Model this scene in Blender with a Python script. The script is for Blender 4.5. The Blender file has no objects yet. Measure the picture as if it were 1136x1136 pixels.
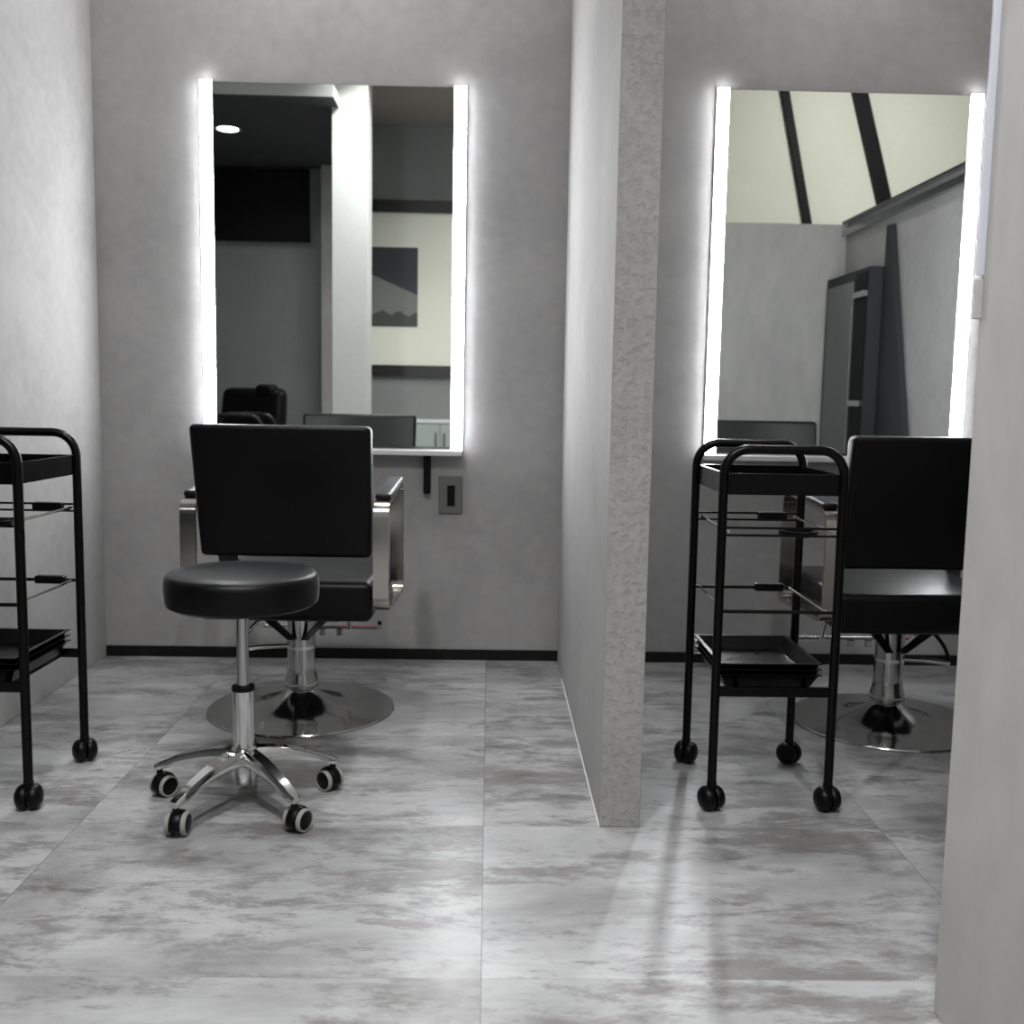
import bpy, bmesh, math, random
from mathutils import Vector, Matrix

random.seed(4)
scene = bpy.context.scene
col = scene.collection
PI = math.pi

# ------------------------------------------------------------------ helpers
def prop(o, label=None, cat=None, group=None, kind=None):
    if label: o['label'] = label
    if cat: o['category'] = cat
    if group: o['group'] = group
    if kind: o['kind'] = kind
    return o

def obj(name, bm, mat, parent=None, smooth=False, loc=None, label=None):
    bmesh.ops.recalc_face_normals(bm, faces=bm.faces[:])
    me = bpy.data.meshes.new(name)
    bm.to_mesh(me); bm.free()
    for m in (mat if isinstance(mat, (list, tuple)) else [mat]):
        me.materials.append(m)
    if smooth:
        for p in me.polygons: p.use_smooth = True
        try: me.set_sharp_from_angle(angle=math.radians(38))
        except Exception: pass
    o = bpy.data.objects.new(name, me); col.objects.link(o)
    if parent: o.parent = parent
    if loc: o.location = loc
    if label: o['label'] = label
    return o

def empty(name, loc, label, cat, rz=0.0, group=None):
    o = bpy.data.objects.new(name, None); col.objects.link(o)
    o.empty_display_size = 0.1
    o.location = loc; o.rotation_euler = (0, 0, rz)
    return prop(o, label, cat, group)

def children(o): return [c for c in bpy.data.objects if c.parent == o]
def copy_tree(o, parent=None):
    c = o.copy(); col.objects.link(c)
    if parent: c.parent = parent
    for ch in children(o): copy_tree(ch, c)
    return c

def box(bm, x0, x1, y0, y1, z0, z1, bev=0.0, seg=3, mi=0):
    r = bmesh.ops.create_cube(bm, size=1.0)
    vs = r['verts']
    for v in vs:
        v.co = Vector((x0 + (v.co.x + .5) * (x1 - x0), y0 + (v.co.y + .5) * (y1 - y0), z0 + (v.co.z + .5) * (z1 - z0)))
    fs = set(f for v in vs for f in v.link_faces)
    for f in fs: f.material_index = mi
    if bev > 0:
        es = list(set(e for v in vs for e in v.link_edges))
        r2 = bmesh.ops.bevel(bm, geom=es, offset=bev, segments=seg, profile=.5, affect='EDGES')
        vs = list(set(v for f in r2['faces'] for v in f.verts) | set(v for v in vs if v.is_valid))
    return vs

def hexa(bm, pts, bev=0.0, seg=3):
    """8 corners: bottom 4 (ccw) then top 4."""
    vs = [bm.verts.new(p) for p in pts]
    for q in ((0, 3, 2, 1), (4, 5, 6, 7), (0, 1, 5, 4), (1, 2, 6, 5), (2, 3, 7, 6), (3, 0, 4, 7)):
        bm.faces.new([vs[i] for i in q])
    if bev > 0:
        es = list(set(e for v in vs for e in v.link_edges))
        bmesh.ops.bevel(bm, geom=es, offset=bev, segments=seg, profile=.5, affect='EDGES')

def lathe(bm, prof, c=(0, 0, 0), n=40, axis='Z', cap=True):
    rings = []
    def P(r, h, a):
        x, y, z = r * math.cos(a), r * math.sin(a), h
        if axis == 'X': x, y, z = h, r * math.cos(a), r * math.sin(a)
        if axis == 'Y': x, y, z = r * math.cos(a), h, r * math.sin(a)
        return (c[0] + x, c[1] + y, c[2] + z)
    for r, h in prof:
        if r < 1e-6: rings.append([bm.verts.new(P(0, h, 0))])
        else: rings.append([bm.verts.new(P(r, h, 2 * PI * i / n)) for i in range(n)])
    for a, b in zip(rings, rings[1:]):
        for i in range(n):
            j = (i + 1) % n
            if len(a) == 1 and len(b) == 1: continue
            if len(a) == 1: bm.faces.new([a[0], b[i], b[j]])
            elif len(b) == 1: bm.faces.new([a[i], b[0], a[j]])
            else: bm.faces.new([a[i], a[j], b[j], b[i]])
    if cap:
        if len(rings[0]) > 1: bm.faces.new(rings[0][::-1])
        if len(rings[-1]) > 1: bm.faces.new(rings[-1])

def fillet(pts, rad, n=7, closed=False):
    pts = [Vector(p) for p in pts]; out = []
    N = len(pts)
    for i, p in enumerate(pts):
        if not closed and i in (0, N - 1): out.append(p); continue
        a, b = pts[i - 1], pts[(i + 1) % N]
        u, v = (a - p), (b - p)
        r = min(rad, u.length * .49, v.length * .49)
        u.normalize(); v.normalize()
        ang = u.angle(v)
        if ang > PI - .02: out.append(p); continue
        t = r; R = t * math.tan(ang / 2)
        c = p + (u + v).normalized() * (t / math.cos(ang / 2))
        s, e = p + u * t - c, p + v * t - c
        tot = s.angle(e); ax = s.cross(e).normalized()
        for k in range(n + 1):
            out.append(c + Matrix.Rotation(tot * k / n, 3, ax) @ s)
    return out

def sweep(bm, path, prof, closed=False, up=None):
    """sweep a closed 2D profile (list of (a,b)) or radius along path; up gives the fixed 'a' axis."""
    path = [Vector(p) for p in path]; N = len(path)
    rings = []; prev = None
    for i, p in enumerate(path):
        if closed: t = path[(i + 1) % N] - path[i - 1]
        elif i == 0: t = path[1] - p
        elif i == N - 1: t = p - path[i - 1]
        else: t = (path[i + 1] - p).normalized() + (p - path[i - 1]).normalized()
        t.normalize()
        if up is not None: a = Vector(up)
        elif prev is None:
            a = Vector((0, 0, 1)) if abs(t.z) < .9 else Vector((1, 0, 0))
            a = (a - t * a.dot(t)).normalized()
        else: a = (prev - t * prev.dot(t)).normalized()
        prev = a
        b = t.cross(a).normalized()
        s = 1.0
        rings.append([bm.verts.new(p + a * u + b * v) for u, v in prof])
    M = len(prof)
    rng = range(N if closed else N - 1)
    for i in rng:
        A, B = rings[i], rings[(i + 1) % N]
        for k in range(M):
            l = (k + 1) % M
            bm.faces.new([A[k], A[l], B[l], B[k]])
    if not closed:
        bm.faces.new(rings[0][::-1]); bm.faces.new(rings[-1])

def circ(r, n=12): return [(r * math.cos(2 * PI * i / n), r * math.sin(2 * PI * i / n)) for i in range(n)]
def tube(bm, pts, r, n=12, rad=0.0, closed=False):
    if rad > 0: pts = fillet(pts, rad, closed=closed)
    sweep(bm, pts, circ(r, n), closed=closed)
def NB(): return bmesh.new()

# ------------------------------------------------------------------ materials
def nmat(name):
    m = bpy.data.materials.new(name); m.use_nodes = True
    nt = m.node_tree
    return m, nt, nt.nodes, nt.links, nt.nodes['Principled BSDF']

def simple(name, c, rough=.5, metal=0.0, spec=.5, coat=0.0, bump=0.0, bscale=200):
    m, nt, n, l, b = nmat(name)
    if not isinstance(c, (tuple, list)): c = (c, c, c)
    # slight procedural variation of tone and gloss
    tc = n.new('ShaderNodeTexCoord')
    no = n.new('ShaderNodeTexNoise'); no.inputs['Scale'].default_value = 9; no.inputs['Detail'].default_value = 3
    l.new(tc.outputs['Object'], no.inputs['Vector'])
    mp = n.new('ShaderNodeMapRange'); mp.inputs['To Min'].default_value = max(0, rough - .04); mp.inputs['To Max'].default_value = rough + .04
    l.new(no.outputs['Fac'], mp.inputs['Value']); l.new(mp.outputs['Result'], b.inputs['Roughness'])
    b.inputs['Base Color'].default_value = (*c, 1)
    b.inputs['Metallic'].default_value = metal
    b.inputs['Specular IOR Level'].default_value = spec
    b.inputs['Coat Weight'].default_value = coat
    if bump > 0:
        n2 = n.new('ShaderNodeTexNoise'); n2.inputs['Scale'].default_value = bscale
        l.new(tc.outputs['Object'], n2.inputs['Vector'])
        bp = n.new('ShaderNodeBump'); bp.inputs['Strength'].default_value = bump; bp.inputs['Distance'].default_value = .002
        l.new(n2.outputs['Fac'], bp.inputs['Height']); l.new(bp.outputs['Normal'], b.inputs['Normal'])
    return m

def emit(name, c, s):
    m, nt, n, l, b = nmat(name)
    b.inputs['Base Color'].default_value = (.8, .8, .8, 1)
    b.inputs['Emission Color'].default_value = (*c, 1)
    b.inputs['Emission Strength'].default_value = s
    return m

def plaster(name, lo, hi, scale=2.2, stretch=(1, 1, 1), fine=45, bump=.25, rough=.75, pits=0.0, streak=0.35):
    m, nt, n, l, b = nmat(name)
    geo = n.new('ShaderNodeNewGeometry')
    mpg = n.new('ShaderNodeMapping'); mpg.inputs['Scale'].default_value = stretch
    l.new(geo.outputs['Position'], mpg.inputs['Vector'])
    a = n.new('ShaderNodeTexNoise'); a.inputs['Scale'].default_value = scale; a.inputs['Detail'].default_value = 7
    a.inputs['Roughness'].default_value = .6; a.inputs['Distortion'].default_value = .6
    l.new(mpg.outputs['Vector'], a.inputs['Vector'])
    f = n.new('ShaderNodeTexNoise'); f.inputs['Scale'].default_value = fine; f.inputs['Detail'].default_value = 4
    l.new(mpg.outputs['Vector'], f.inputs['Vector'])
    mx = n.new('ShaderNodeMix'); mx.data_type = 'FLOAT'; mx.inputs[0].default_value = streak
    l.new(a.outputs['Fac'], mx.inputs[2]); l.new(f.outputs['Fac'], mx.inputs[3])
    r = n.new('ShaderNodeValToRGB')
    r.color_ramp.elements[0].position = .36; r.color_ramp.elements[1].position = .64
    r.color_ramp.elements[0].color = (*lo, 1); r.color_ramp.elements[1].color = (*hi, 1)
    l.new(mx.outputs[0], r.inputs['Fac'])
    out = r.outputs['Color']
    hgt = f.outputs['Fac']
    if pits > 0:
        v = n.new('ShaderNodeTexNoise'); v.inputs['Scale'].default_value = 55; v.inputs['Detail'].default_value = 5; v.inputs['Roughness'].default_value = .7
        l.new(geo.outputs['Position'], v.inputs['Vector'])
        vr = n.new('ShaderNodeValToRGB'); vr.color_ramp.elements[0].position = .36; vr.color_ramp.elements[1].position = .5
        l.new(v.outputs['Fac'], vr.inputs['Fac'])
        hgt = vr.outputs['Color']
        mm = n.new('ShaderNodeMix'); mm.data_type = 'RGBA'; mm.blend_type = 'MULTIPLY'; mm.inputs[0].default_value = pits
        l.new(out, mm.inputs[6]); l.new(vr.outputs['Color'], mm.inputs[7]); out = mm.outputs[2]
    l.new(out, b.inputs['Base Color'])
    bp = n.new('ShaderNodeBump'); bp.inputs['Strength'].default_value = bump; bp.inputs['Distance'].default_value = .003
    l.new(hgt, bp.inputs['Height']); l.new(bp.outputs['Normal'], b.inputs['Normal'])
    b.inputs['Roughness'].default_value = rough
    b.inputs['Specular IOR Level'].default_value = .3
    return m

def floor_mat():
    m, nt, n, l, b = nmat('weathered_floor_tile')
    def math_(op, a, bv=None, c=None):
        q = n.new('ShaderNodeMath'); q.operation = op
        for i, s in enumerate((a, bv, c)):
            if s is None: continue
            if isinstance(s, (int, float)): q.inputs[i].default_value = s
            else: l.new(s, q.inputs[i])
        return q.outputs[0]
    geo = n.new('ShaderNodeNewGeometry')
    sp = n.new('ShaderNodeSeparateXYZ'); l.new(geo.outputs['Position'], sp.inputs[0])
    TX, TY, Y0 = .935, .64, 1.69
    gx = math_('DIVIDE', sp.outputs[0], TX); gy = math_('DIVIDE', math_('SUBTRACT', sp.outputs[1], Y0), TY)
    ix, iy = math_('FLOOR', gx), math_('FLOOR', gy)
    fx = math_('ABSOLUTE', math_('SUBTRACT', math_('SUBTRACT', gx, ix), .5))
    fy = math_('ABSOLUTE', math_('SUBTRACT', math_('SUBTRACT', gy, iy), .5))
    # grout lines
    ex = math_('GREATER_THAN', fx, .5 - .0013 / TX); ey = math_('GREATER_THAN', fy, .5 - .0013 / TY)
    cmb = n.new('ShaderNodeCombineXYZ'); l.new(ix, cmb.inputs[0]); l.new(iy, cmb.inputs[1])
    wn = n.new('ShaderNodeTexWhiteNoise'); wn.noise_dimensions = '3D'; l.new(cmb.outputs[0], wn.inputs['Vector'])
    # shifted coordinates so every tile has its own print
    off = n.new('ShaderNodeVectorMath'); off.operation = 'SCALE'; l.new(wn.outputs['Color'], off.inputs[0]); off.inputs['Scale'].default_value = 13
    add = n.new('ShaderNodeVectorMath'); add.operation = 'ADD'; l.new(geo.outputs['Position'], add.inputs[0]); l.new(off.outputs[0], add.inputs[1])
    def noise(scale, st, det=8, rough=.62, dist=0.0):
        mp = n.new('ShaderNodeMapping'); mp.inputs['Scale'].default_value = st; l.new(add.outputs[0], mp.inputs['Vector'])
        q = n.new('ShaderNodeTexNoise'); q.inputs['Scale'].default_value = scale; q.inputs['Detail'].default_value = det
        q.inputs['Roughness'].default_value = rough; q.inputs['Distortion'].default_value = dist
        l.new(mp.outputs[0], q.inputs['Vector']); return q.outputs['Fac']
    def ramp(fac, p0, p1, c0, c1):
        r = n.new('ShaderNodeValToRGB'); r.color_ramp.elements[0].position = p0; r.color_ramp.elements[1].position = p1
        r.color_ramp.elements[0].color = (*c0, 1); r.color_ramp.elements[1].color = (*c1, 1); l.new(fac, r.inputs['Fac']); return r.outputs['Color']
    def mix(fac, a, c, mode='MIX'):
        q = n.new('ShaderNodeMix'); q.data_type = 'RGBA'; q.blend_type = mode
        if isinstance(fac, (int, float)): q.inputs[0].default_value = fac
        else: l.new(fac, q.inputs[0])
        for i, s in ((6, a), (7, c)):
            if isinstance(s, tuple): q.inputs[i].default_value = (*s, 1)
            else: l.new(s, q.inputs[i])
        return q.outputs[2]
    base = ramp(noise(2.2, (1, 1.7, 1), 8, .62, .3), .36, .62, FLO, FHI)
    stain = ramp(noise(2.1, (1, 2.4, 1), 13, .74, .12), .50, .585, (0, 0, 0), (1, 1, 1))
    c = mix(math_('MULTIPLY', stain, .75), base, FST)
    brown = ramp(noise(4.4, (.9, 2.8, 1), 13, .80, .3), .53, .60, (0, 0, 0), (1, 1, 1))
    c = mix(math_('MULTIPLY', brown, .6), c, FBR)
    streak = ramp(noise(7, (.6, 7, 1), 7, .75), .40, .6, (.88, .88, .88), (1.04, 1.04, 1.04))
    c = mix(.6, c, streak, 'MULTIPLY')
    lt = ramp(noise(5, (1, 4, 1), 12, .8, .3), .57, .64, (0, 0, 0), (1, 1, 1))
    c = mix(math_('MULTIPLY', lt, .3), c, (.52, .528, .532))
    tone = math_('ADD', math_('MULTIPLY', wn.outputs['Value'], .22), .88)
    tc = n.new('ShaderNodeCombineColor')
    for i in range(3): l.new(tone, tc.inputs[i])
    c = mix(1.0, c, tc.outputs[0], 'MULTIPLY')
    c = mix(math_('MULTIPLY', ey, .35), c, (.16, .155, .15))
    c = mix(math_('MULTIPLY', ex, .6), c, (.10, .10, .10))
    l.new(c, b.inputs['Base Color'])
    rr = n.new('ShaderNodeMapRange'); rr.inputs['To Min'].default_value = .27; rr.inputs['To Max'].default_value = .42
    l.new(noise(6, (1, 4, 1), 5), rr.inputs['Value']); l.new(rr.outputs[0], b.inputs['Roughness'])
    b.inputs['Specular IOR Level'].default_value = .5
    bp = n.new('ShaderNodeBump'); bp.inputs['Strength'].default_value = .08; bp.inputs['Distance'].default_value = .002
    l.new(noise(9, (1, 5, 1), 6), bp.inputs['Height']); l.new(bp.outputs['Normal'], b.inputs['Normal'])
    return m

FLO, FHI, FST, FBR = (.25, .25, .251), (.43, .435, .44), (.138, .130, .127), (.098, .09, .085)
LED = 63.0
DOWN = 25.0

M_floor = floor_mat()
M_wall = plaster('grey_plaster_wallpaper', (.325, .321, .318), (.41, .405, .402), 2.0, fine=26, bump=.12, streak=.3)
M_end = plaster('rough_stucco_end', (.31, .307, .299), (.39, .387, .379), 3.5, fine=70, bump=.5, pits=.06, streak=.45)
M_near = plaster('grey_concrete_paper', (.42, .416, .405), (.52, .515, .502), 3.2, stretch=(1.6, 1, .55), fine=14, bump=.1, streak=.35)
M_frontwall = plaster('painted_wall', (.22, .235, .228), (.255, .272, .264), 1.5, bump=.05)
M_pillar = plaster('pale_pillar_paint', (.55, .57, .54), (.62, .64, .61), 1.2, bump=.04)
M_ceil = plaster('ceiling_paint', (.36, .32, .29), (.40, .355, .32), 1.2, bump=.03)
M_darkceil = plaster('dark_ceiling_paint', (.05, .05, .051), (.065, .065, .067), 1.2, bump=.03)
M_cream = plaster('cream_wall_paint', (.66, .67, .56), (.72, .73, .62), .8, bump=.02)
M_black = simple('black_powder_coat', .0010, .28, spec=.22)
M_blackplas = simple('black_plastic', .001, .40, spec=.22)
M_leather = simple('black_leatherette', (.0008, .0008, .0010), .42, spec=.24, bump=.1, bscale=380)
pb = M_leather.node_tree.nodes['Principled BSDF']
pb.inputs['Sheen Weight'].default_value = .36; pb.inputs['Sheen Roughness'].default_value = .18; pb.inputs['Sheen Tint'].default_value = (.85, .9, 1, 1)
M_chrome = simple('polished_chrome', .72, .10, 1.0)
M_steel = simple('brushed_steel', .5, .12, 1.0)
M_armsteel = simple('satin_steel', (.50, .48, .45), .2, 1.0)
M_mirror = simple('silvered_glass', (.86, .88, .87), 0.0, 1.0)
M_mirror.node_tree.nodes['Principled BSDF'].inputs['Roughness'].default_value = 0
for lk in list(M_mirror.node_tree.links):
    if lk.to_socket.name == 'Roughness': M_mirror.node_tree.links.remove(lk)
M_led = emit('led_diffuser', (.97, .985, 1.0), LED)
M_down = emit('downlight_diffuser', (1.0, .985, .96), DOWN)
M_base = simple('black_baseboard', .005, .45, spec=.3)
M_white = simple('white_caulk', .62, .5)
M_alu = simple('white_aluminium', (.66, .67, .74), .35, .1)
M_tyre = simple('grey_rubber_tyre', (.30, .295, .28), .5)
M_outlet = simple('grey_outlet_plastic', (.16, .16, .155), .45)
M_ledge = simple('white_ledge', .74, .3)
M_tv = simple('tv_black', .002, .55, spec=.15)
M_pframe = simple('black_picture_frame', .012, .35)
M_mat = simple('cream_mat_board', (.82, .83, .71), .6)
M_slate = simple('dark_grey_laminate', (.028, .030, .032), .6, spec=.25)
M_greydoor = simple('grey_door_laminate', (.15, .153, .158), .5)
M_pale = simple('pale_green_grey_laminate', (.36, .40, .37), .5)
M_red = simple('red_reflection_tint', (.45, .12, .12), .5)  # colour of the pinkish reflection on the footrest bar

def art_mat():
    m, nt, n, l, b = nmat('dark_landscape_print')
    tc = n.new('ShaderNodeTexCoord')
    sp = n.new('ShaderNodeSeparateXYZ'); l.new(tc.outputs['Generated'], sp.inputs[0])
    def math_(op, a, bv):
        q = n.new('ShaderNodeMath'); q.operation = op
        for i, s in enumerate((a, bv)):
            if isinstance(s, (int, float)): q.inputs[i].default_value = s
            else: l.new(s, q.inputs[i])
        return q.outputs[0]
    no = n.new('ShaderNodeTexNoise'); no.inputs['Scale'].default_value = 5; no.inputs['Detail'].default_value = 5
    l.new(tc.outputs['Generated'], no.inputs['Vector'])
    # dark sky above a slanting ridge, grey slope below
    edge = math_('ADD', math_('MULTIPLY', sp.outputs[0], -.28), .68)
    ridge = math_('GREATER_THAN', sp.outputs[2], edge)
    low = math_('GREATER_THAN', math_('ADD', sp.outputs[2], math_('MULTIPLY', no.outputs['Fac'], .25)), .30)
    r1 = n.new('ShaderNodeMix'); r1.data_type = 'RGBA'; l.new(low, r1.inputs[0])
    r1.inputs[6].default_value = (.06, .065, .06, 1); r1.inputs[7].default_value = (.20, .205, .19, 1)
    r2 = n.new('ShaderNodeMix'); r2.data_type = 'RGBA'; l.new(ridge, r2.inputs[0]); l.new(r1.outputs[2], r2.inputs[6])
    r2.inputs[7].default_value = (.03, .036, .042, 1)
    l.new(r2.outputs[2], b.inputs['Base Color']); b.inputs['Roughness'].default_value = .5
    return m
M_art = art_mat()

# ------------------------------------------------------------------ camera
f, pitch, roll, yaw = 1150.0, 1.11104048e-01, 1.77209402e-02, -2.30857529e-02
cy, sy = math.cos(yaw), math.sin(yaw); cp, sp_ = math.cos(pitch), math.sin(pitch); cr, sr = math.cos(roll), math.sin(roll)
Ry = Matrix(((cy, sy, 0), (-sy, cy, 0), (0, 0, 1)))
B = Matrix(((1, 0, 0), (0, 0, -1), (0, 1, 0)))
Rp = Matrix(((1, 0, 0), (0, cp, -sp_), (0, sp_, cp)))
Rr = Matrix(((cr, -sr, 0), (sr, cr, 0), (0, 0, 1)))
R = Rr @ Rp @ B @ Ry
cam_d = bpy.data.cameras.new('camera'); cam = bpy.data.objects.new('camera', cam_d); col.objects.link(cam)
right, up, back = R[0], -R[1], -R[2]
mw = Matrix(((right[0], up[0], back[0]), (right[1], up[1], back[1]), (right[2], up[2], back[2]))).to_4x4()
mw.translation = Vector((0, 0, 1.0))
cam.matrix_world = mw
cam_d.sensor_width = 36; cam_d.lens = 36 * f / 1136
cam_d.clip_start = .02
cam_d.dof.use_dof = True; cam_d.dof.focus_distance = 2.3; cam_d.dof.aperture_fstop = 5.0
scene.camera = cam

# ------------------------------------------------------------------ setting
def struct(name, boxes, mat, bev=0.0):
    bm = NB()
    for bx in boxes: box(bm, *bx, bev=bev)
    return prop(obj(name, bm, mat), kind='structure')

YB = 3.866          # face of the mirror wall
YF = -1.55          # wall behind the photographer
XL, XR = -3.3, 4.9
ZT, ZH = 3.31, 4.05
struct('floor', [(XL - .1, XR + .1, YF - .1, YB + .1, -.08, 0)], M_floor)
struct('wall_back', [(XL, XR, YB, YB + .1, 0, ZH)], M_wall)
struct('wall_left', [(-1.545, -1.432, 2.33, YB, 0, ZT)], M_wall, .002)
# dividing wall between the two bays: side faces papered, end rough
bm = NB(); box(bm, .272, .367, 2.33, YB, 0, ZT, bev=.002, seg=2)
bm.faces.ensure_lookup_table()
for fc in bm.faces:
    if fc.normal.y < -.9 or fc.calc_center_median().y < 2.331: fc.material_index = 1
w = obj('wall_middle', bm, [M_wall, M_end]); prop(w, kind='structure')
struct('wall_right', [(2.05, 2.15, 1.6, YB, 0, 2.02)], M_wall)
struct('wall_near', [(.75, 2.6, 1.22, 1.6, 0, 2.02)], M_near, .002)
struct('wall_front', [(XL, 1.75, YF - .1, YF, 0, ZT + .05)], M_frontwall)
struct('wall_front_cream', [(1.75, XR, YF - .1, YF, 0, ZH)], M_cream)
struct('wall_far_left', [(XL - .1, XL, YF - .1, YB + .1, 0, ZH)], M_frontwall)
struct('wall_far_right', [(XR, XR + .1, YF - .1, YB + .1, 0, ZH)], M_wall)
struct('ceiling', [(XL, 1.75, YF, YB, ZT, ZT + .06), (1.75, XR, YF, YB, ZH, ZH + .06), (1.70, 1.75, YF, YB, ZT, ZH)], M_ceil)
bm = NB(); box(bm, XL, -1.05, YF, .66, 2.92, 3.0); 
for fc in bm.faces:
    if fc.normal.z < -.5: fc.material_index = 1
bm.normal_update()
for fc in bm.faces: fc.material_index = 1 if fc.normal.z < -.5 else 0
prop(obj('ceiling_lowered', bm, [M_pillar, M_darkceil]), kind='structure')
struct('baseboard_back', [(-1.432, .272, YB - .008, YB, 0, .04), (.367, 2.05, YB - .008, YB, 0, .04)], M_base)
struct('trim_1', [(.2685, .272, 2.33, 3.6, 0, .004)], M_white)
struct('trim_2', [(2.02, 2.16, 1.6, YB, 2.02, 2.035), (2.02, 2.05, 1.6, YB, 1.95, 1.985)], M_steel)
# pale pillar that shows in the left mirror, and a slim pilaster behind it
struct('pillar', [(-1.10, -.855, .15, .40, 0, ZT)], M_pillar, .004)
struct('pilaster', [(-1.46, -1.35, YF, YF + .16, 0, 2.92)], M_wall)
# aluminium edge profile and its stop on the end of the near wall
bm = NB(); box(bm, .738, .7497, 1.592, 1.60, 1.195, 2.02, bev=.0015)
prop(obj('trim_3', bm, M_alu), kind='structure')
bm = NB(); box(bm, .7375, .7497, 1.592, 1.60, 1.13, 1.19, bev=.0015)
prop(obj('trim_4', bm, M_near), kind='structure')

# ------------------------------------------------------------------ mirrors
def mirror(x0, x1, z0, z1, label):
    cx = (x0 + x1) / 2; w = (x1 - x0) / 2
    t = empty('wall_mirror', (cx, YB, z0), label, 'mirror', group='lit wall mirrors')
    h = z1 - z0
    bm = NB(); box(bm, -w + .045, w - .045, -.010, 0, .006, h - .004); obj('backing', bm, M_steel, t)
    bm = NB(); box(bm, -w + .045, w - .045, -.016, -.0105, .02, h - .006); obj('glass', bm, M_mirror, t)
    for s in (-1, 1):
        bm = NB(); a, b_ = sorted((s * (w - .044), s * w)); box(bm, a, b_, -.017, 0, .009, h)
        obj('strip_housing', bm, M_ledge, t)
        bm = NB(); box(bm, a + .001, b_ - .001, -.0215, -.0172, .01, h - .001)
        obj('light_strip', bm, M_led, t, label='glowing white vertical light strip')
    bm = NB(); box(bm, -w, w, -.065, 0, -.012, .008, bev=.003); obj('ledge', bm, M_ledge, t)
    return t
m1 = mirror(-1.048, -.099, .79, 2.098, 'tall mirror between glowing strips, on the wall behind the left styling chair')
m2 = mirror(.80, 1.765, .79, 2.114, 'tall mirror between glowing strips, on the wall behind the right trolley')
# black holder under the ledge
bm = NB(); box(bm, .3315, .3575, -.03, -.001, -.155, -.012, bev=.004); obj('holder', bm, M_blackplas, m1, label='small black holder hanging under the ledge')
t = empty('wall_outlet', (-.141, YB, .63), 'grey power outlet plate on the wall below the left mirror', 'outlet')
bm = NB(); box(bm, -.044, .044, -.009, 0, -.071, .071, bev=.004); obj('plate', bm, M_outlet, t)
bm = NB(); box(bm, -.013, .016, -.0115, -.008, -.042, .036, bev=.002); obj('socket', bm, M_blackplas, t, label='black socket slot')

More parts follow.
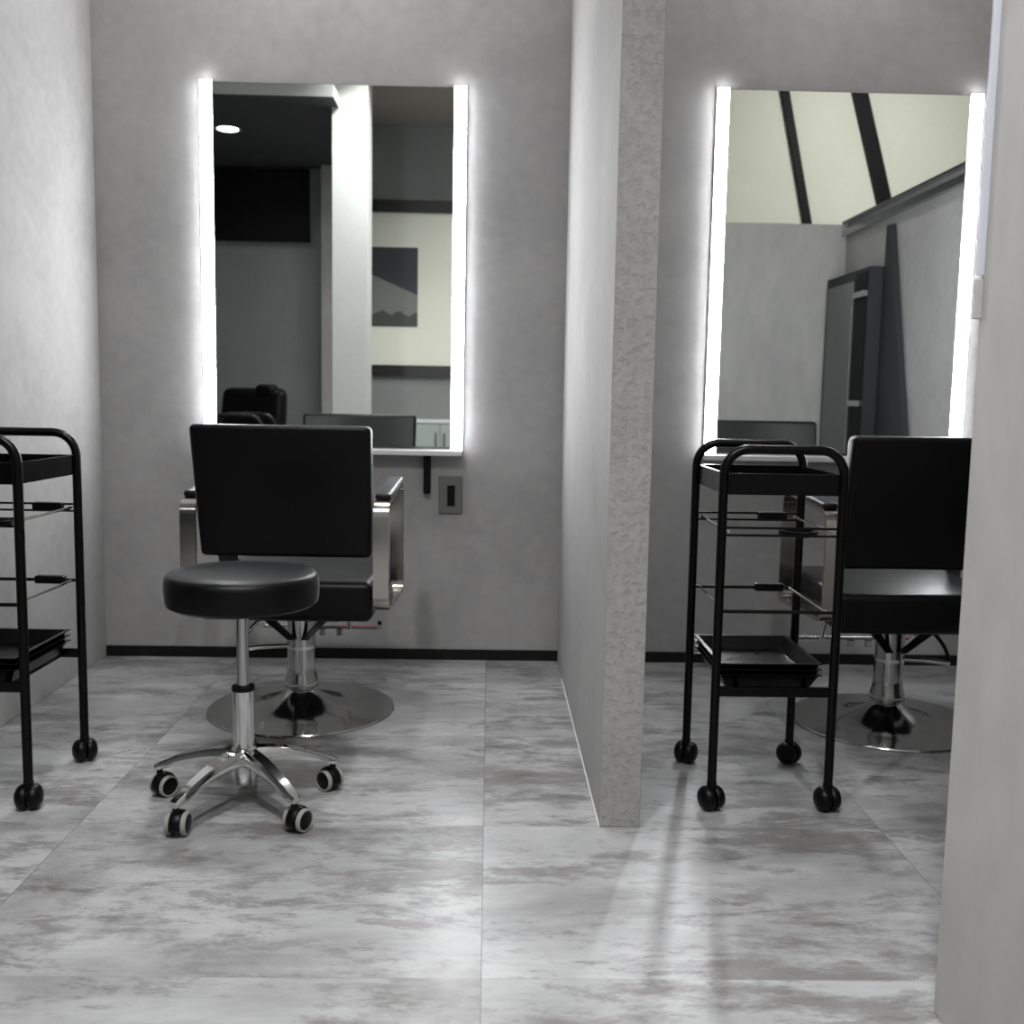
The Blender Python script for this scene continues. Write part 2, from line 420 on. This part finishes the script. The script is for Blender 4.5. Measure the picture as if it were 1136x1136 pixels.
# ------------------------------------------------------------------ styling chair
def make_chair(loc, rz, lever, label, bracket=False):
    t = empty('styling_chair', loc, label, 'salon chair', rz, 'styling chairs')
    bm = NB()
    lathe(bm, [(.0, 0), (.291, 0), (.293, .004), (.290, .008), (.20, .010), (.175, .012), (.15, .016), (.125, .023), (.10, .032), (.077, .043), (.058, .056), (.046, .067), (.040, .076), (.0, .076)], n=72)
    obj('base', bm, M_steel, t, True)
    bm = NB()
    lathe(bm, [(.0, .07), (.046, .072), (.053, .077), (.055, .084), (.052, .098), (.047, .115), (.0445, .14), (.0445, .335), (0, .335)], n=40)
    obj('column', bm, M_steel, t, True)
    # pump lever
    bm = NB(); a = lever
    L = [Vector((.03 * math.cos(a), .03 * math.sin(a), .205)), Vector((.12 * math.cos(a), .12 * math.sin(a), .203)), Vector((.185 * math.cos(a), .185 * math.sin(a), .196))]
    tube(bm, L, .0075, 10, .03)
    lathe(bm, [(0, -.005), (.0458, -.005), (.0458, .005), (0, .005)], (0, 0, .205), 32)
    obj('pump_lever', bm, M_chrome, t, True)
    bm = NB()
    s = 1 if math.cos(a) > 0 else -1
    tube(bm, [(s * .05, -.02, .32), (s * .12, -.03, .30), (s * .165, -.02, .25), (s * .19, 0, .205)], .006, 8, .03)
    obj('release_lever', bm, M_black, t, True)
    # seat frame
    bm = NB()
    box(bm, -.15, .15, -.16, .16, .318, .342, bev=.004)
    obj('seat_frame', bm, M_black, t)
    for q in (-1, 1):
        bm = NB()
        hexa(bm, [(q * .02 - .012, -.055, .235), (q * .02 + .012, -.055, .235), (q * .02 + .012, -.04, .235), (q * .02 - .012, -.04, .235),
                  (q * .10 - .016, -.10, .325), (q * .10 + .016, -.10, .325), (q * .10 + .016, -.08, .325), (q * .10 - .016, -.08, .325)])
        obj('strut', bm, M_black, t)
    # seat cushion, slightly crowned
    bm = NB(); box(bm, -.254, .254, -.25, .27, .336, .455, bev=.022, seg=5)
    obj('seat', bm, M_leather, t, True)
    # backrest, reclined away from the mirror
    bm = NB()
    r = bmesh.ops.create_grid(bm, x_segments=1, y_segments=1, size=.5); bmesh.ops.delete(bm, geom=r['verts'], context='VERTS')
    zb, zt = .522, .908
    yb, yt = -.225, -.305
    th = .062
    hexa(bm, [(-.249, yb, zb), (.249, yb, zb), (.249, yb + th, zb), (-.249, yb + th, zb),
              (-.256, yt, zt), (.256, yt, zt), (.256, yt + th, zt), (-.256, yt + th, zt)], bev=.016, seg=5)
    obj('backrest', bm, M_leather, t, True)
    if bracket:
        bm = NB()
        hexa(bm, [(-.192, -.19, .44), (-.136, -.19, .44), (-.136, -.18, .44), (-.192, -.18, .44),
                  (-.205, -.212, .545), (-.149, -.212, .545), (-.149, -.202, .545), (-.205, -.202, .545)], bev=.002, seg=1)
        obj('back_bracket', bm, M_slate, t)
    # flat steel arm loops
    for q in (-1, 1):
        xx = q * .279
        P = [(xx, -.235, .372), (xx, -.238, .684), (xx, .185, .712), (xx, .205, .352)]
        path = fillet(P, .04, 8, closed=True)
        bm = NB(); w_, th_ = .0225, .006
        sweep(bm, path, [(-w_, -th_), (w_, -th_), (w_, th_), (-w_, th_)], closed=True, up=(1, 0, 0))
        arm = obj('armrest', bm, M_armsteel, t, True, label='flat steel loop armrest')
        bm = NB()
        box(bm, -.023, .023, -.205, .165, 0, .019, bev=.0085, seg=4)
        for v in bm.verts: v.co = Vector((v.co.x + xx, v.co.y, v.co.z + .6895 + (v.co.y + .238) * .0662))
        obj('arm_pad', bm, M_leather, arm, True, label='black arm pad')
        bm = NB()
        a_, b_ = sorted((q * .252, q * .275)); box(bm, a_, b_, -.15, .12, .358, .40); obj('arm_mount', bm, M_black, arm)
    # footrest
    bm = NB()
    tube(bm, [(-.21, .30, .215), (-.21, .345, .188), (.21, .345, .188), (.21, .30, .215)], .008, 10, .03)
    ft = obj('footrest', bm, M_chrome, t, True)
    for xx in (-.10, .10):
        bm = NB(); tube(bm, [(xx, .24, .338), (xx, .31, .26), (xx, .34, .185)], .008, 10, .04); obj('footrest_arm', bm, M_chrome, ft, True)
    for xx in (0.005, .065):
        bm = NB(); box(bm, xx - .012, xx + .012, .338, .352, .158, .184, bev=.004); obj('footrest_clip', bm, M_steel, ft)
    bm = NB(); tube(bm, [(.07, .333, .194), (.205, .333, .194)], .0035, 8)  # coloured strip imitates a pinkish reflection along the chrome bar
    obj('footrest_reflection', bm, M_red, ft, True, label='thin red strip imitating a pinkish reflection on the bar')
    return t
c1 = make_chair((-.584, 3.225, 0), math.radians(-1.0), PI + .12, 'black leatherette styling chair with steel arms in the left bay, behind the round stool', True)
c2 = make_chair((1.262, 3.15, 0), math.radians(0.5), -.1, 'black leatherette styling chair in the right bay, partly hidden by the near wall')

# ------------------------------------------------------------------ stool
def caster(parent, loc, rz, R=.029):
    """twin wheel swivel caster; wheel axis = local x"""
    c = bpy.data.objects.new('caster', None); col.objects.link(c); c.parent = parent; c.location = loc; c.rotation_euler = (0, 0, rz)
    return c
def make_stool(loc, rz, label):
    t = empty('stool', loc, label, 'stool', rz, 'castor stools')
    bm = NB()
    r = .181
    lathe(bm, [(q_, z_ - .012) for q_, z_ in [(0, .505), (r - .03, .505), (r - .014, .507), (r - .004, .514), (r - .0005, .527), (r, .55), (r - .0005, .568), (r - .003, .577), (r - .008, .583), (r - .015, .5865), (r - .06, .588), (0, .589)]], n=72)
    obj('seat', bm, M_leather, t, True)
    bm = NB(); lathe(bm, [(0, .478), (.04, .478), (.055, .488), (.10, .496), (0, .496)], n=36); obj('seat_plate', bm, M_black, t, True)
    bm = NB(); lathe(bm, [(0, .27), (.0145, .27), (.0145, .485), (0, .485)], n=28); obj('gas_rod', bm, M_steel, t, True)
    bm = NB(); lathe(bm, [(0, .10), (.025, .10), (.025, .288), (0, .288)], n=32); obj('sleeve', bm, M_chrome, t, True)
    bm = NB(); lathe(bm, [(0.010, .285), (.027, .285), (.028, .290), (.027, .296), (.010, .296)], n=32, cap=False); obj('collar', bm, M_blackplas, t, True)
    bm = NB(); lathe(bm, [(0, .052), (.02, .052), (.028, .062), (.032, .08), (.037, .10), (.040, .118), (.040, .128), (.032, .140), (.026, .146), (0, .146)], n=36)
    obj('hub', bm, M_chrome, t, True)
    swiv = [10, -35, -4, -28, 50]
    for k, ang in enumerate((97, 169, 241, 313, 25)):
        a = math.radians(ang)
        d = Vector((math.cos(a), math.sin(a), 0)); s = Vector((-d.y, d.x, 0))
        N = 14; rings = []
        bm = NB()
        for i in range(N + 1):
            u = i / N
            rr = .028 + u * (.232 - .028)
            top = .142 - .058 * u ** 1.7
            hh = .036 * (1 - u) + .017 * u
            ww = .025 * (1 - u) + .0155 * u
            if i == N: ww *= .7; hh *= .8
            c = d * rr
            prof = [(-.6, 0), (.6, 0), (.95, -.35), (1, -.8), (.85, -1), (-.85, -1), (-1, -.8), (-.95, -.35)]
            rings.append([bm.verts.new(c + s * (ww * p) + Vector((0, 0, top + hh * q))) for p, q in prof])
        for A, B_ in zip(rings, rings[1:]):
            for i in range(8):
                j = (i + 1) % 8
                bm.faces.new([A[i], A[j], B_[j], B_[i]])
        bm.faces.new(rings[0][::-1]); bm.faces.new(rings[-1])
        obj('base_arm', bm, M_chrome, t, True)
        # caster as a part with hood, two wheels
        tip = d * .222
        sw = math.radians(swiv[k])
        ax = Vector((math.cos(sw), math.sin(sw), 0)); tr = Vector((-ax.y, ax.x, 0))
        rot = Matrix.Rotation(sw, 4, 'Z')
        W = .0268
        ctr = tip + tr * .012; ctr.z = W
        bm = NB()
        # hood: half drum around the wheels and a short stem
        prof = [(0, -.0118), (.030, -.0118), (.032, -.007), (.032, .007), (.030, .0118), (0, .0118)]
        lathe(bm, [(r_, h_) for r_, h_ in prof], (0, 0, 0), 28, 'X')
        for v in bm.verts:
            if v.co.z < -.010: v.co.z = -.010
        for v in bm.verts: v.co = rot @ v.co + ctr
        lathe(bm, [(0, W + .015), (.0075, W + .015), (.0075, .072), (0, .072)], (tip.x, tip.y, 0), 14)
        ca = obj('caster', bm, M_blackplas, t, True)
        for q in (-1, 1):
            bm = NB()
            lathe(bm, [(0.018, q * .0125), (W - .002, q * .0125), (W, q * .0145), (W, q * .022), (W - .002, q * .0245), (.0225, q * .0245), (.0215, q * .0235)], (0, 0, 0), 28, 'X', cap=False)
            for v in bm.verts: v.co = rot @ v.co + ctr
            obj('tyre', bm, M_tyre, ca, True, label='grey rubber tyre')
            bm = NB(); lathe(bm, [(0, q * .0120), (.0220, q * .0120), (.0220, q * .0235), (.012, q * .026), (0, q * .0262)], (0, 0, 0), 24, 'X', cap=False)
            for v in bm.verts: v.co = rot @ v.co + ctr
            obj('wheel', bm, M_blackplas, ca, True)
    return t
st1 = make_stool((-.584, 2.45, 0), 0, 'round black stool on a five-arm chrome castor base, before the left styling chair')

# ------------------------------------------------------------------ trolley
def tray(bm, x0, x1, y0, y1, z0, z1, t_=.003, lip=.006, taper=.0):
    def loop(dx, z): return [bm.verts.new(p) for p in ((x0 + dx, y0 + dx, z), (x1 - dx, y0 + dx, z), (x1 - dx, y1 - dx, z), (x0 + dx, y1 - dx, z))]
    L = [loop(taper, z0), loop(0, z1 - .002), loop(-lip, z1 - .002), loop(-lip, z1), loop(t_, z1), loop(t_ + taper, z0 + t_)]
    for A, B_ in zip(L, L[1:]):
        for i in range(4):
            j = (i + 1) % 4; bm.faces.new([A[i], A[j], B_[j], B_[i]])
    bm.faces.new(L[0][::-1]); bm.faces.new(L[-1])
def make_trolley(loc, rz, label):
    t = empty('trolley', loc, label, 'trolley', rz, 'salon trolleys')
    hx, hy, r = .1435, .165, .0112
    for q in (-1, 1):
        bm = NB()
        tube(bm, [(-hx, q * hy, .052), (-hx, q * hy, .886), (hx, q * hy, .886), (hx, q * hy, .052)], r, 14, .06)
        obj('frame', bm, M_black, t, True)
    bm = NB(); tray(bm, -hx + .004, hx - .004, -hy + .002, hy - .002, .777, .828, lip=.003); obj('tray', bm, M_black, t)
    for z, rr in ((.698, .003), (.680, .003), (.495, .0045)):
        for q in (-1, 1):
            bm = NB(); tube(bm, [(-hx, q * hy, z), (hx, q * hy, z)], rr, 8); obj('guide_rail', bm, M_black, t, True)
    for z, ins in ((.689, .016), (.494, .022)):
        for q in (-1, 1):
            bm = NB(); tube(bm, [(q * (hx - ins), -hy, z), (q * (hx - ins), hy, z)], .0035, 8)
            obj('slide_rail', bm, M_chrome, t, True, label='chrome slide rail')
    for z in (.690, .495):
        bm = NB(); box(bm, .028, .105, hy - .014, hy + .010, z - .009, z + .012, bev=.004); obj('rail_clip', bm, M_blackplas, t)
    bm = NB(); sweep(bm, [(.055 + .042 * math.cos(2 * PI * i / 28), -hy + .05 + .042 * math.sin(2 * PI * i / 28), .682) for i in range(28)], [(-.006, -.005), (.006, -.005), (.006, .005), (-.006, .005)], closed=True, up=(0, 0, 1))
    box(bm, .048, .062, -hy - .002, -hy + .012, .676, .688)
    obj('tool_ring', bm, M_blackplas, t, True)
    # lower support and the stacked trays
    for q in (-1, 1):
        bm = NB(); box(bm, -hx, hx, q * hy - .006, q * hy + .006, .286, .310, bev=.002); obj('lower_rail', bm, M_black, t)
        bm = NB(); box(bm, q * .085 - .006, q * .085 + .006, -hy, hy, .288, .3); obj('lower_rail', bm, M_black, t)
    for z in (.3005, .3145, .3285):
        bm = NB(); tray(bm, -.128, .112, -.148, .148, z, z + .036, t_=.0025, lip=.007, taper=.016)
        obj('drawer_tray', bm, M_black, t)
    sw = [20, -30, 10, 35]
    k = 0
    for qx in (-1, 1):
        for qy in (-1, 1):
            rot = Matrix.Rotation(math.radians(sw[k]), 4, 'Z'); k += 1
            ctr = Vector((qx * hx, qy * hy, .0305))
            bm = NB(); lathe(bm, [(0, .035), (.0115, .035), (.012, .070), (.009, .072), (0, .072)], (ctr.x, ctr.y, 0), 16)
            lathe(bm, [(0, -.006), (.022, -.006), (.022, .006), (0, .006)], ctr, 20, 'X')
            ca = obj('caster', bm, M_blackplas, t, True)
            for s in (-1, 1):
                bm = NB()
                lathe(bm, [(0, s * .003), (.028, s * .003), (.030, s * .006), (.0305, s * .012), (.029, s * .019), (.024, s * .0255), (.014, s * .0305), (0, s * .032)], (0, 0, 0), 26, 'X', cap=False)
                for v in bm.verts: v.co = rot @ v.co + ctr
                obj('wheel', bm, M_blackplas, ca, True)
    return t
t2 = make_trolley((.701, 2.605, 0), 0, 'black tube trolley on castors in the right bay, in front of the right mirror')
t1 = make_trolley((-1.2265, 2.575, 0), math.radians(-1.0), 'black tube trolley on castors against the left wall, cut by the photo edge')

# ------------------------------------------------------------------ things the mirrors show
t = empty('television', (-1.985, YF + .0005, 2.6), 'black flat television on the wall, reflected in the left mirror', 'television')
bm = NB(); box(bm, -.41, .41, .03, .08, -.31, .30, bev=.006); obj('casing', bm, M_tv, t)
bm = NB(); box(bm, -.15, .15, .0, .03, -.1, .1); obj('wall_bracket', bm, M_black, t)
bm = NB(); box(bm, -.39, .39, .079, .083, -.29, .285); obj('screen', bm, M_tv, t)

t = empty('framed_print', (-.79, YF, 2.0), 'large framed dark print with a wide cream mat, reflected in the left mirror', 'picture')
w_, z0, z1 = .50, -.84, .67
bm = NB()
O = [(-w_, z0), (w_, z0), (w_, z1), (-w_, z1)]; I = [(-w_ + .03, z0 + .095), (w_ - .03, z0 + .095), (w_ - .03, z1 - .105), (-w_ + .03, z1 - .105)]
V = [[bm.verts.new((x, y, z)) for x, z in L] for L, y in ((O, 0), (O, .035), (I, .035), (I, 0))]
for A, B_ in zip(V, V[1:] + V[:1]):
    for i in range(4):
        j = (i + 1) % 4; bm.faces.new([A[i], A[j], B_[j], B_[i]])
obj('frame', bm, M_pframe, t)
bm = NB(); box(bm, -w_ + .03, w_ - .03, .002, .015, z0 + .09, z1 - .10); obj('mat_board', bm, M_mat, t)
bm = NB(); box(bm, -.30, .145, .0155, .020, -.41, .27); obj('print', bm, M_art, t)

t = empty('armchair', (-1.92, -.30, 0), 'bulky black padded armchair, reflected low at the left of the left mirror', 'armchair', rz=math.radians(12))
bm = NB(); box(bm, -.26, .26, -.25, .28, .34, .50, bev=.05, seg=5); obj('seat', bm, M_leather, t, True)
bm = NB(); hexa(bm, [(-.28, -.27, .42), (.28, -.27, .42), (.28, -.12, .42), (-.28, -.12, .42), (-.25, -.36, 1.03), (.27, -.36, 1.03), (.27, -.22, 1.03), (-.25, -.22, 1.03)], bev=.06, seg=6); obj('backrest', bm, M_leather, t, True)
bm = NB(); box(bm, .03, .20, -.34, -.20, .96, 1.06, bev=.045, seg=6); obj('headrest', bm, M_leather, t, True)
for q in (-1, 1):
    a_, b_ = sorted((q * .25, q * .34)); bm = NB(); box(bm, a_, b_, -.25, .30, .30, .66, bev=.03, seg=4); obj('armrest', bm, M_leather, t, True)
bm = NB(); lathe(bm, [(0, 0), (.26, 0), (.26, .015), (.10, .03), (.06, .06), (.05, .36), (0, .36)], n=48); obj('base', bm, M_steel, t, True)

t = empty('low_cabinet', (-.42, YF, 0), 'low pale cabinet beneath the framed print, reflected in the left mirror', 'cabinet')
bm = NB(); box(bm, -.30, .30, .005, .36, .05, .76, bev=.004); obj('body', bm, M_pale, t)
bm = NB(); box(bm, -.31, .31, .0, .375, .76, .785, bev=.003); obj('worktop', bm, M_white, t)
bm = NB(); box(bm, -.28, .28, .03, .34, 0, .05); obj('plinth', bm, M_black, t)
for q in (-1, 1):
    a_, b_ = sorted((q * .004, q * .294)); bm = NB(); box(bm, a_, b_, .36, .376, .065, .75, bev=.002); d = obj('door', bm, M_pale, t)
    bm = NB(); a_, b_ = sorted((q * .03, q * .042)); box(bm, a_, b_, .376, .392, .55, .68, bev=.003); obj('handle', bm, M_steel, d)

# tall locker and slanted dark sheet on the right wall (seen in the right mirror)
t = empty('locker', (2.05, 1.95, 0), 'tall grey locker with a dark frame and a black sheet as its open side, reflected in the right mirror', 'locker')
bm = NB(); box(bm, -.10, -.004, -.34, .34, 0, 1.70)
obj('body', bm, M_slate, t)
bm = NB(); box(bm, -.112, -.101, -.285, .12, .06, 1.645, bev=.002); obj('door', bm, M_greydoor, t)
bm = NB(); box(bm, -.104, -.1005, .155, .315, .04, 1.68); op = obj('opening', bm, M_tv, t, label='flat black sheet for the dark inside the open side')  # solid black sheet, the shade of the open side put into colour
for z in (.45, .98, 1.55):
    bm = NB(); box(bm, -.118, -.102, .14, .33, z, z + .03); obj('bracket', bm, M_steel, t)
bm = NB(); hexa(bm, [(2.015, 2.31, 0), (2.045, 2.31, 0), (2.045, 2.92, 0), (2.015, 2.92, 0), (2.015, 2.31, 1.90), (2.045, 2.31, 1.90), (2.045, 2.36, 1.90), (2.015, 2.36, 1.90)])  # upright dark sheet, narrower towards the top
prop(obj('slanted_sheet', bm, M_slate), 'dark flat sheet with a slanted edge beside the tall locker, reflected in the right mirror', 'board')

# dark slanted battens across the cream wall
def batten(xa, za, xb, zb, w_, lab):
    bm = NB()
    hexa(bm, [(xa - w_, YF + .0, za), (xa + w_, YF + .0, za), (xa + w_, YF + .05, za), (xa - w_, YF + .05, za),
              (xb - w_, YF + .0, zb), (xb + w_, YF + .0, zb), (xb + w_, YF + .05, zb), (xb - w_, YF + .05, zb)])
    prop(obj('batten', bm, M_tv), lab, 'batten', group='dark battens on the cream wall')
batten(2.85, 2.1, 2.42, 4.0, .034, 'left and thinner dark slanted batten on the cream wall in the right mirror')
batten(3.60, 2.1, 3.05, 4.0, .065, 'right and thicker dark slanted batten on the cream wall in the right mirror')

# ------------------------------------------------------------------ ceiling lights
def downlight(x, y, z, r, lab, watts, spread=120, tilt=0):
    t = empty('ceiling_light', (x, y, z), lab, 'ceiling light', group='round ceiling downlights')
    bm = NB(); lathe(bm, [(r, -.002), (r + .018, -.004), (r + .02, 0), (r, 0)], n=36, cap=False); obj('ring', bm, M_white, t, True)
    bm = NB(); lathe(bm, [(0, -.003), (r, -.003), (r, -.001), (0, -.001)], n=36); obj('diffuser', bm, M_down, t)
    L = bpy.data.lights.new('downlight_lamp', 'AREA'); L.shape = 'DISK'; L.size = 2 * r; L.energy = watts; L.spread = math.radians(spread)
    L.color = (1.0, .995, 1.0)
    lo = bpy.data.objects.new('downlight_lamp', L); col.objects.link(lo); lo.parent = t; lo.location = (0, 0, -.006 - abs(tilt) * .1); lo.rotation_euler = (tilt, 0, 0)
LAB = 'round downlight overhead in the high ceiling'
downlight(-1.96, -.24, 2.92, .075, 'round downlight in the dark lowered ceiling, reflected in the left mirror', 5, 150)
for x, y, p, sd in ((-.65, .75, 33, 125), (.30, .55, 22, 125)):
    downlight(x, y, ZT, .09, LAB, p, sd)
downlight(-.64, 3.25, ZT, .09, LAB, 19, 175)
downlight(1.25, 3.25, ZT, .09, LAB, 11, 175)  # added lamp, lifts the right bay's back wall; no fixture known there
downlight(3.2, 1.0, ZH, .09, 'added round lamp brightening the cream wall', 30, 120, math.radians(-62))  # unseen lamp, added and tilted to light up the cream wall
downlight(.05, -.45, ZT, .09, 'added round lamp brightening the wall around the framed print', 14, 130)  # unseen lamp, added to lift the print and the wall around it

# ------------------------------------------------------------------ world, view
w = bpy.data.worlds.new('world'); scene.world = w; w.use_nodes = True
w.node_tree.nodes['Background'].inputs['Color'].default_value = (.6, .62, .65, 1)
w.node_tree.nodes['Background'].inputs['Strength'].default_value = .05
vs = scene.view_settings
vs.view_transform = 'Standard'; vs.look = 'None'; vs.exposure = 0.0; vs.gamma = 1.0; vs.use_curve_mapping = False
scene.cycles.caustics_reflective = False; scene.cycles.caustics_refractive = False
scene.cycles.sample_clamp_indirect = 4.0
scene.cycles.max_bounces = 8
